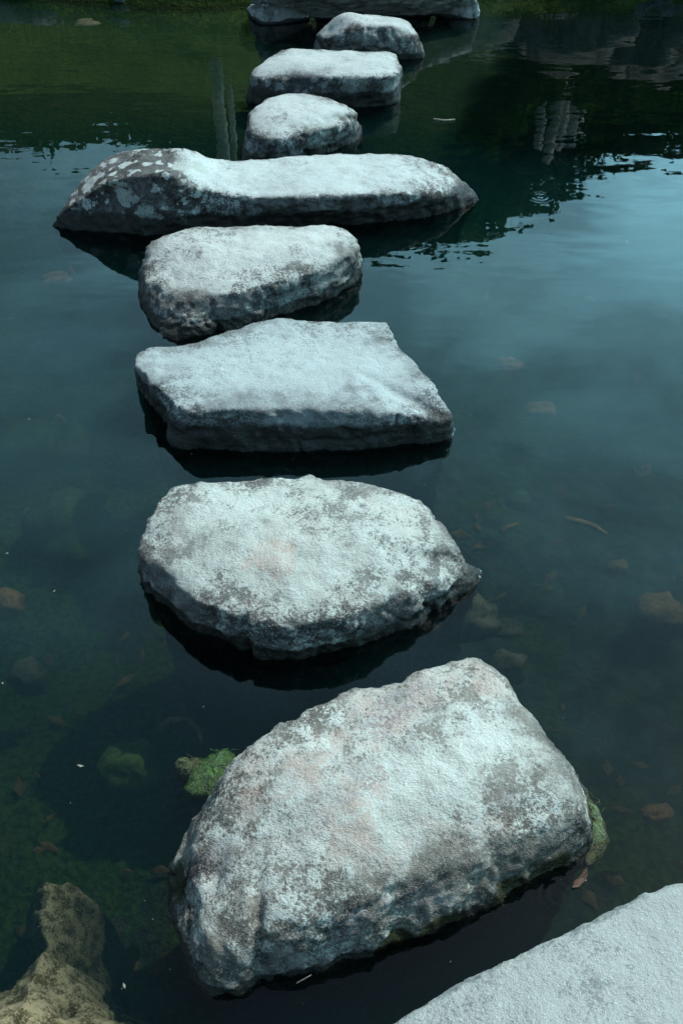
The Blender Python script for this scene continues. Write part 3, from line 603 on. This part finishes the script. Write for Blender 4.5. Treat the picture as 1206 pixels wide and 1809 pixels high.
def stick(name, pts, r, mat, label, cat):
    P = np.array([at(*p) for p in pts]); base = P[0].copy(); V, F = tube(P - base, np.linspace(r, r*.5, len(P)), 6)
    return tag(mesh_obj(name, V, F, mat, loc=tuple(base)), label, cat)
M_wood = rock_mat('sodden_wood', (.20, .13, .05), (.42, .28, .12), scale=30)
M_straw = rock_mat('pale_straw', (.16, .155, .12), (.32, .31, .25), scale=60)
stick('sunken_twig', [(997,918,-.2), (1025,922,-.2), (1050,930,-.2), (1070,944,-.2)], .011, M_wood, 'curved yellowish twig sunk right of the eight-sided stone', 'twig')
stick('sunken_twig', [(885,940,-.24), (900,930,-.24), (915,925,-.24)], .010, M_wood, 'short straight twig sunk beside the curved one', 'twig')
stick('sunken_twig', [(282,1290,-.2), (300,1272,-.2), (330,1270,-.2), (350,1290,-.2), (357,1312,-.2)], .009, M_wood, 'hooked brown twig sunk above the bright algae clump', 'twig')
stick('straw', [(428,1718,.006), (432,1730,.006), (440,1736,.006)], .0016, M_straw, 'bent pale straw at the foot of the largest stone', 'straw')
stick('straw', [(524,1737,.004), (550,1722,.004)], .0012, M_straw, 'straight straw beside the front of the largest stone', 'straw')
stick('straw', [(765,211,.003), (785,213,.004), (803,211,.003)], .006, M_straw, 'pale sliver floating right of the small far stones', 'straw')

# ------------------------------------------------------------------ algae, moss fringes, leaf, floating specks
def tuft_mat():
    k = N('bright_green_algae'); co = k.coord(); n = k.noise(co, 60, 5, .7); n2 = k.noise(co, 220, 3, .7)
    col = k.mix(k.ramp(n, .35, .65), (.012, .04, .006), (.05, .13, .02)); col = k.mix(k.ramp(n2, .55, .7), col, (.09, .18, .045))
    k.principled(col, .35, k.bump(k.math('ADD', n, n2), .9, .005), .5); return k.m
def olive_mat():
    k = N('olive_algae'); co = k.coord(); n = k.noise(co, 50, 5, .7); n2 = k.noise(co, 200, 3, .7)
    col = k.mix(k.ramp(n, .35, .65), (.025, .04, .012), (.08, .115, .035)); col = k.mix(k.ramp(n2, .55, .7), col, (.15, .18, .08))
    k.principled(col, .55, k.bump(k.math('ADD', n, n2), .9, .006), .5); return k.m
M_alg, M_olive = tuft_mat(), olive_mat()
def pad(name, outline, h, mat, label, seed):
    P = periodic([at(x, y, .0) for x, y in outline], 60); c = P.mean(0); V, F = [], []
    for k, s in enumerate(np.linspace(.05, 1.0, 9)):
        for p in P:
            q = c + (p - c)*s; V.append([q[0]-c[0], q[1]-c[1], h*(1 - s**2.5) - .012*s**6])
    V = np.array(V); V[:, 2] += -.006 + .008*fbm(V + seed, 75, 3, seed, .65); V[:, :2] += .010*np.stack([fbm(V + seed, 55, 3, seed+1, .6), fbm(V + seed, 55, 3, seed+2, .6)], 1)
    for r in range(8):
        for j in range(60): k = (j+1) % 60; F.append((r*60+j, (r+1)*60+j, (r+1)*60+k, r*60+k))
    F.append(tuple(range(60)))
    bot = len(V); V = np.concatenate([V, V[8*60:9*60]*np.array([.7, .7, 1]) - np.array([0, 0, .05])])
    for j in range(60): k = (j+1) % 60; F.append((8*60+j, bot+j, bot+k, 8*60+k))
    F.append(tuple(bot + j for j in range(60))[::-1])
    o = tag(mesh_obj(name, V, F, mat, loc=tuple(c)), label, 'algae')
    rr = np.random.default_rng(seed); SV, SF = [], []                # loose filaments round the edge
    for i in range(16):
        p = (P[rr.integers(60)] - c)*rr.uniform(.55, 1.02); a = math.atan2(p[1], p[0]) + rr.normal(0, .7); L = rr.uniform(.006, .014); w = rr.uniform(.0006, .0014); k = len(SV); bend = rr.normal(0, .5)
        for j in range(4):
            u = j/3; d = np.array([math.cos(a + bend*u), math.sin(a + bend*u), 0]); e = np.array([-d[1], d[0], 0])
            q = p + d*L*u + [0, 0, rr.uniform(-.006, .001) - .008*u]; SV += [q - e*w*(1 - .7*u), q + e*w*(1 - .7*u)]
        for j in range(3): SF.append((k + 2*j, k + 2*j + 1, k + 2*j + 3, k + 2*j + 2))
    st = mesh_obj('filaments', SV, SF, mat, parent=o); st['kind'] = 'stuff'
    return o
pad('algae_clump', [(326,1385), (335,1358), (352,1335), (372,1325), (392,1315), (412,1320), (414,1338), (402,1360), (392,1388), (372,1400), (345,1398)], .007, M_alg, 'bright green algae clump floating left of the largest stone', 4)
pad('algae_clump', [(305,1345), (325,1335), (350,1332), (368,1340), (355,1352), (335,1362), (318,1360)], .003, M_olive, 'wispy olive algae beside the bright green clump', 5)
pad('algae_clump', [(1012,1380), (1030,1380), (1045,1400), (1065,1430), (1076,1465), (1074,1490), (1055,1512), (1040,1520), (1035,1490), (1040,1450), (1025,1415)], .012, M_olive, 'olive algae fringe hugging the right corner of the largest stone', 6)

def leaf(pts, label, mat):
    P = np.array([at(*p) for p in pts]); c = P.mean(0); V = np.concatenate([P - c, P - c - [0, 0, .0015]]); n = len(P)
    F = [tuple(range(n)), tuple(range(n, 2*n))[::-1]] + [(i, n+i, n+(i+1) % n, (i+1) % n) for i in range(n)]
    return tag(mesh_obj('fallen_leaf', V, F, mat, loc=tuple(c), smooth=False), label, 'leaf')
M_rleaf = rock_mat('wet_russet_leaf', (.06, .032, .02), (.14, .08, .055), scale=60, rough=.35)
leaf([(1036,1532,.012), (1038,1545,.006), (1033,1556,.002), (1022,1567,.003), (1010,1568,.004), (1014,1556,.002), (1024,1548,.004), (1030,1538,.008)], 'russet curled leaf floating by the right corner of the largest stone', M_rleaf)
leaf([(136,1351,.002), (142,1350,.003), (149,1353,.002), (142,1355,.003)], 'tiny white petal floating left of the algae clump', M_straw)
leaf([(338,1448,.004), (346,1441,.005), (353,1440,.004), (345,1446,.005)], 'tiny white petal at the left edge of the largest stone', M_straw)

r_ = np.random.default_rng(11); V, F = [], []
for i in range(200):
    px, py = r_.uniform(-80, 1290), 1820*r_.uniform(0, 1)**.8; p = at(px, py, .0008); s = r_.uniform(.0003, .0008)*(1 + (r_.random() < .06)*1.5)*(1 + .25*p[1]); a = r_.uniform(0, 6.3)
    e = r_.uniform(1, 2.4); ca, sa = math.cos(a)*s, math.sin(a)*s; k = len(V)
    V += [p + [-ca*e, -sa*e, 0], p + [sa, -ca, 0], p + [ca*e, sa*e, 0], p + [-sa, ca, 0], p + [0, 0, s*.8]]
    F += [(k, k+1, k+4), (k+1, k+2, k+4), (k+2, k+3, k+4), (k+3, k, k+4)]
so = mesh_obj('floating_specks', V, F, M_straw, smooth=False); so['kind'] = 'stuff'; so['label'] = 'scattered pale specks of dust and pollen on the water'; so['category'] = 'debris'

# leaf litter lying on the bed
r_ = np.random.default_rng(21); V, F = [], []
for i in range(230):
    px, py = r_.uniform(-100, 1300), r_.uniform(400, 1800); q = at(px, py, -.33); z = gz(q[0], q[1]) + .012; p = at(px, py, z); a = r_.uniform(0, 6.3); L = r_.uniform(.014, .040); w = L*r_.uniform(.3, .6)
    d = np.array([math.cos(a), math.sin(a), r_.uniform(-.2, .2)]); e = np.array([-math.sin(a), math.cos(a), r_.uniform(-.3, .3)]); k = len(V)
    V += [p - d*L, p - d*L*.2 + e*w, p + d*L, p - d*L*.2 - e*w, p + [0, 0, .006]]
    F += [(k, k+3, k+4), (k+3, k+2, k+4), (k+2, k+1, k+4), (k+1, k, k+4)]
M_lit = rock_mat('sunken_leaf_litter', (.42, .22, .08), (.80, .50, .24), scale=20)
lo = mesh_obj('bed_litter', V, F, M_lit, smooth=False); lo['kind'] = 'stuff'; lo['label'] = 'brown and orange dead leaves scattered on the pond bed'; lo['category'] = 'leaf litter'
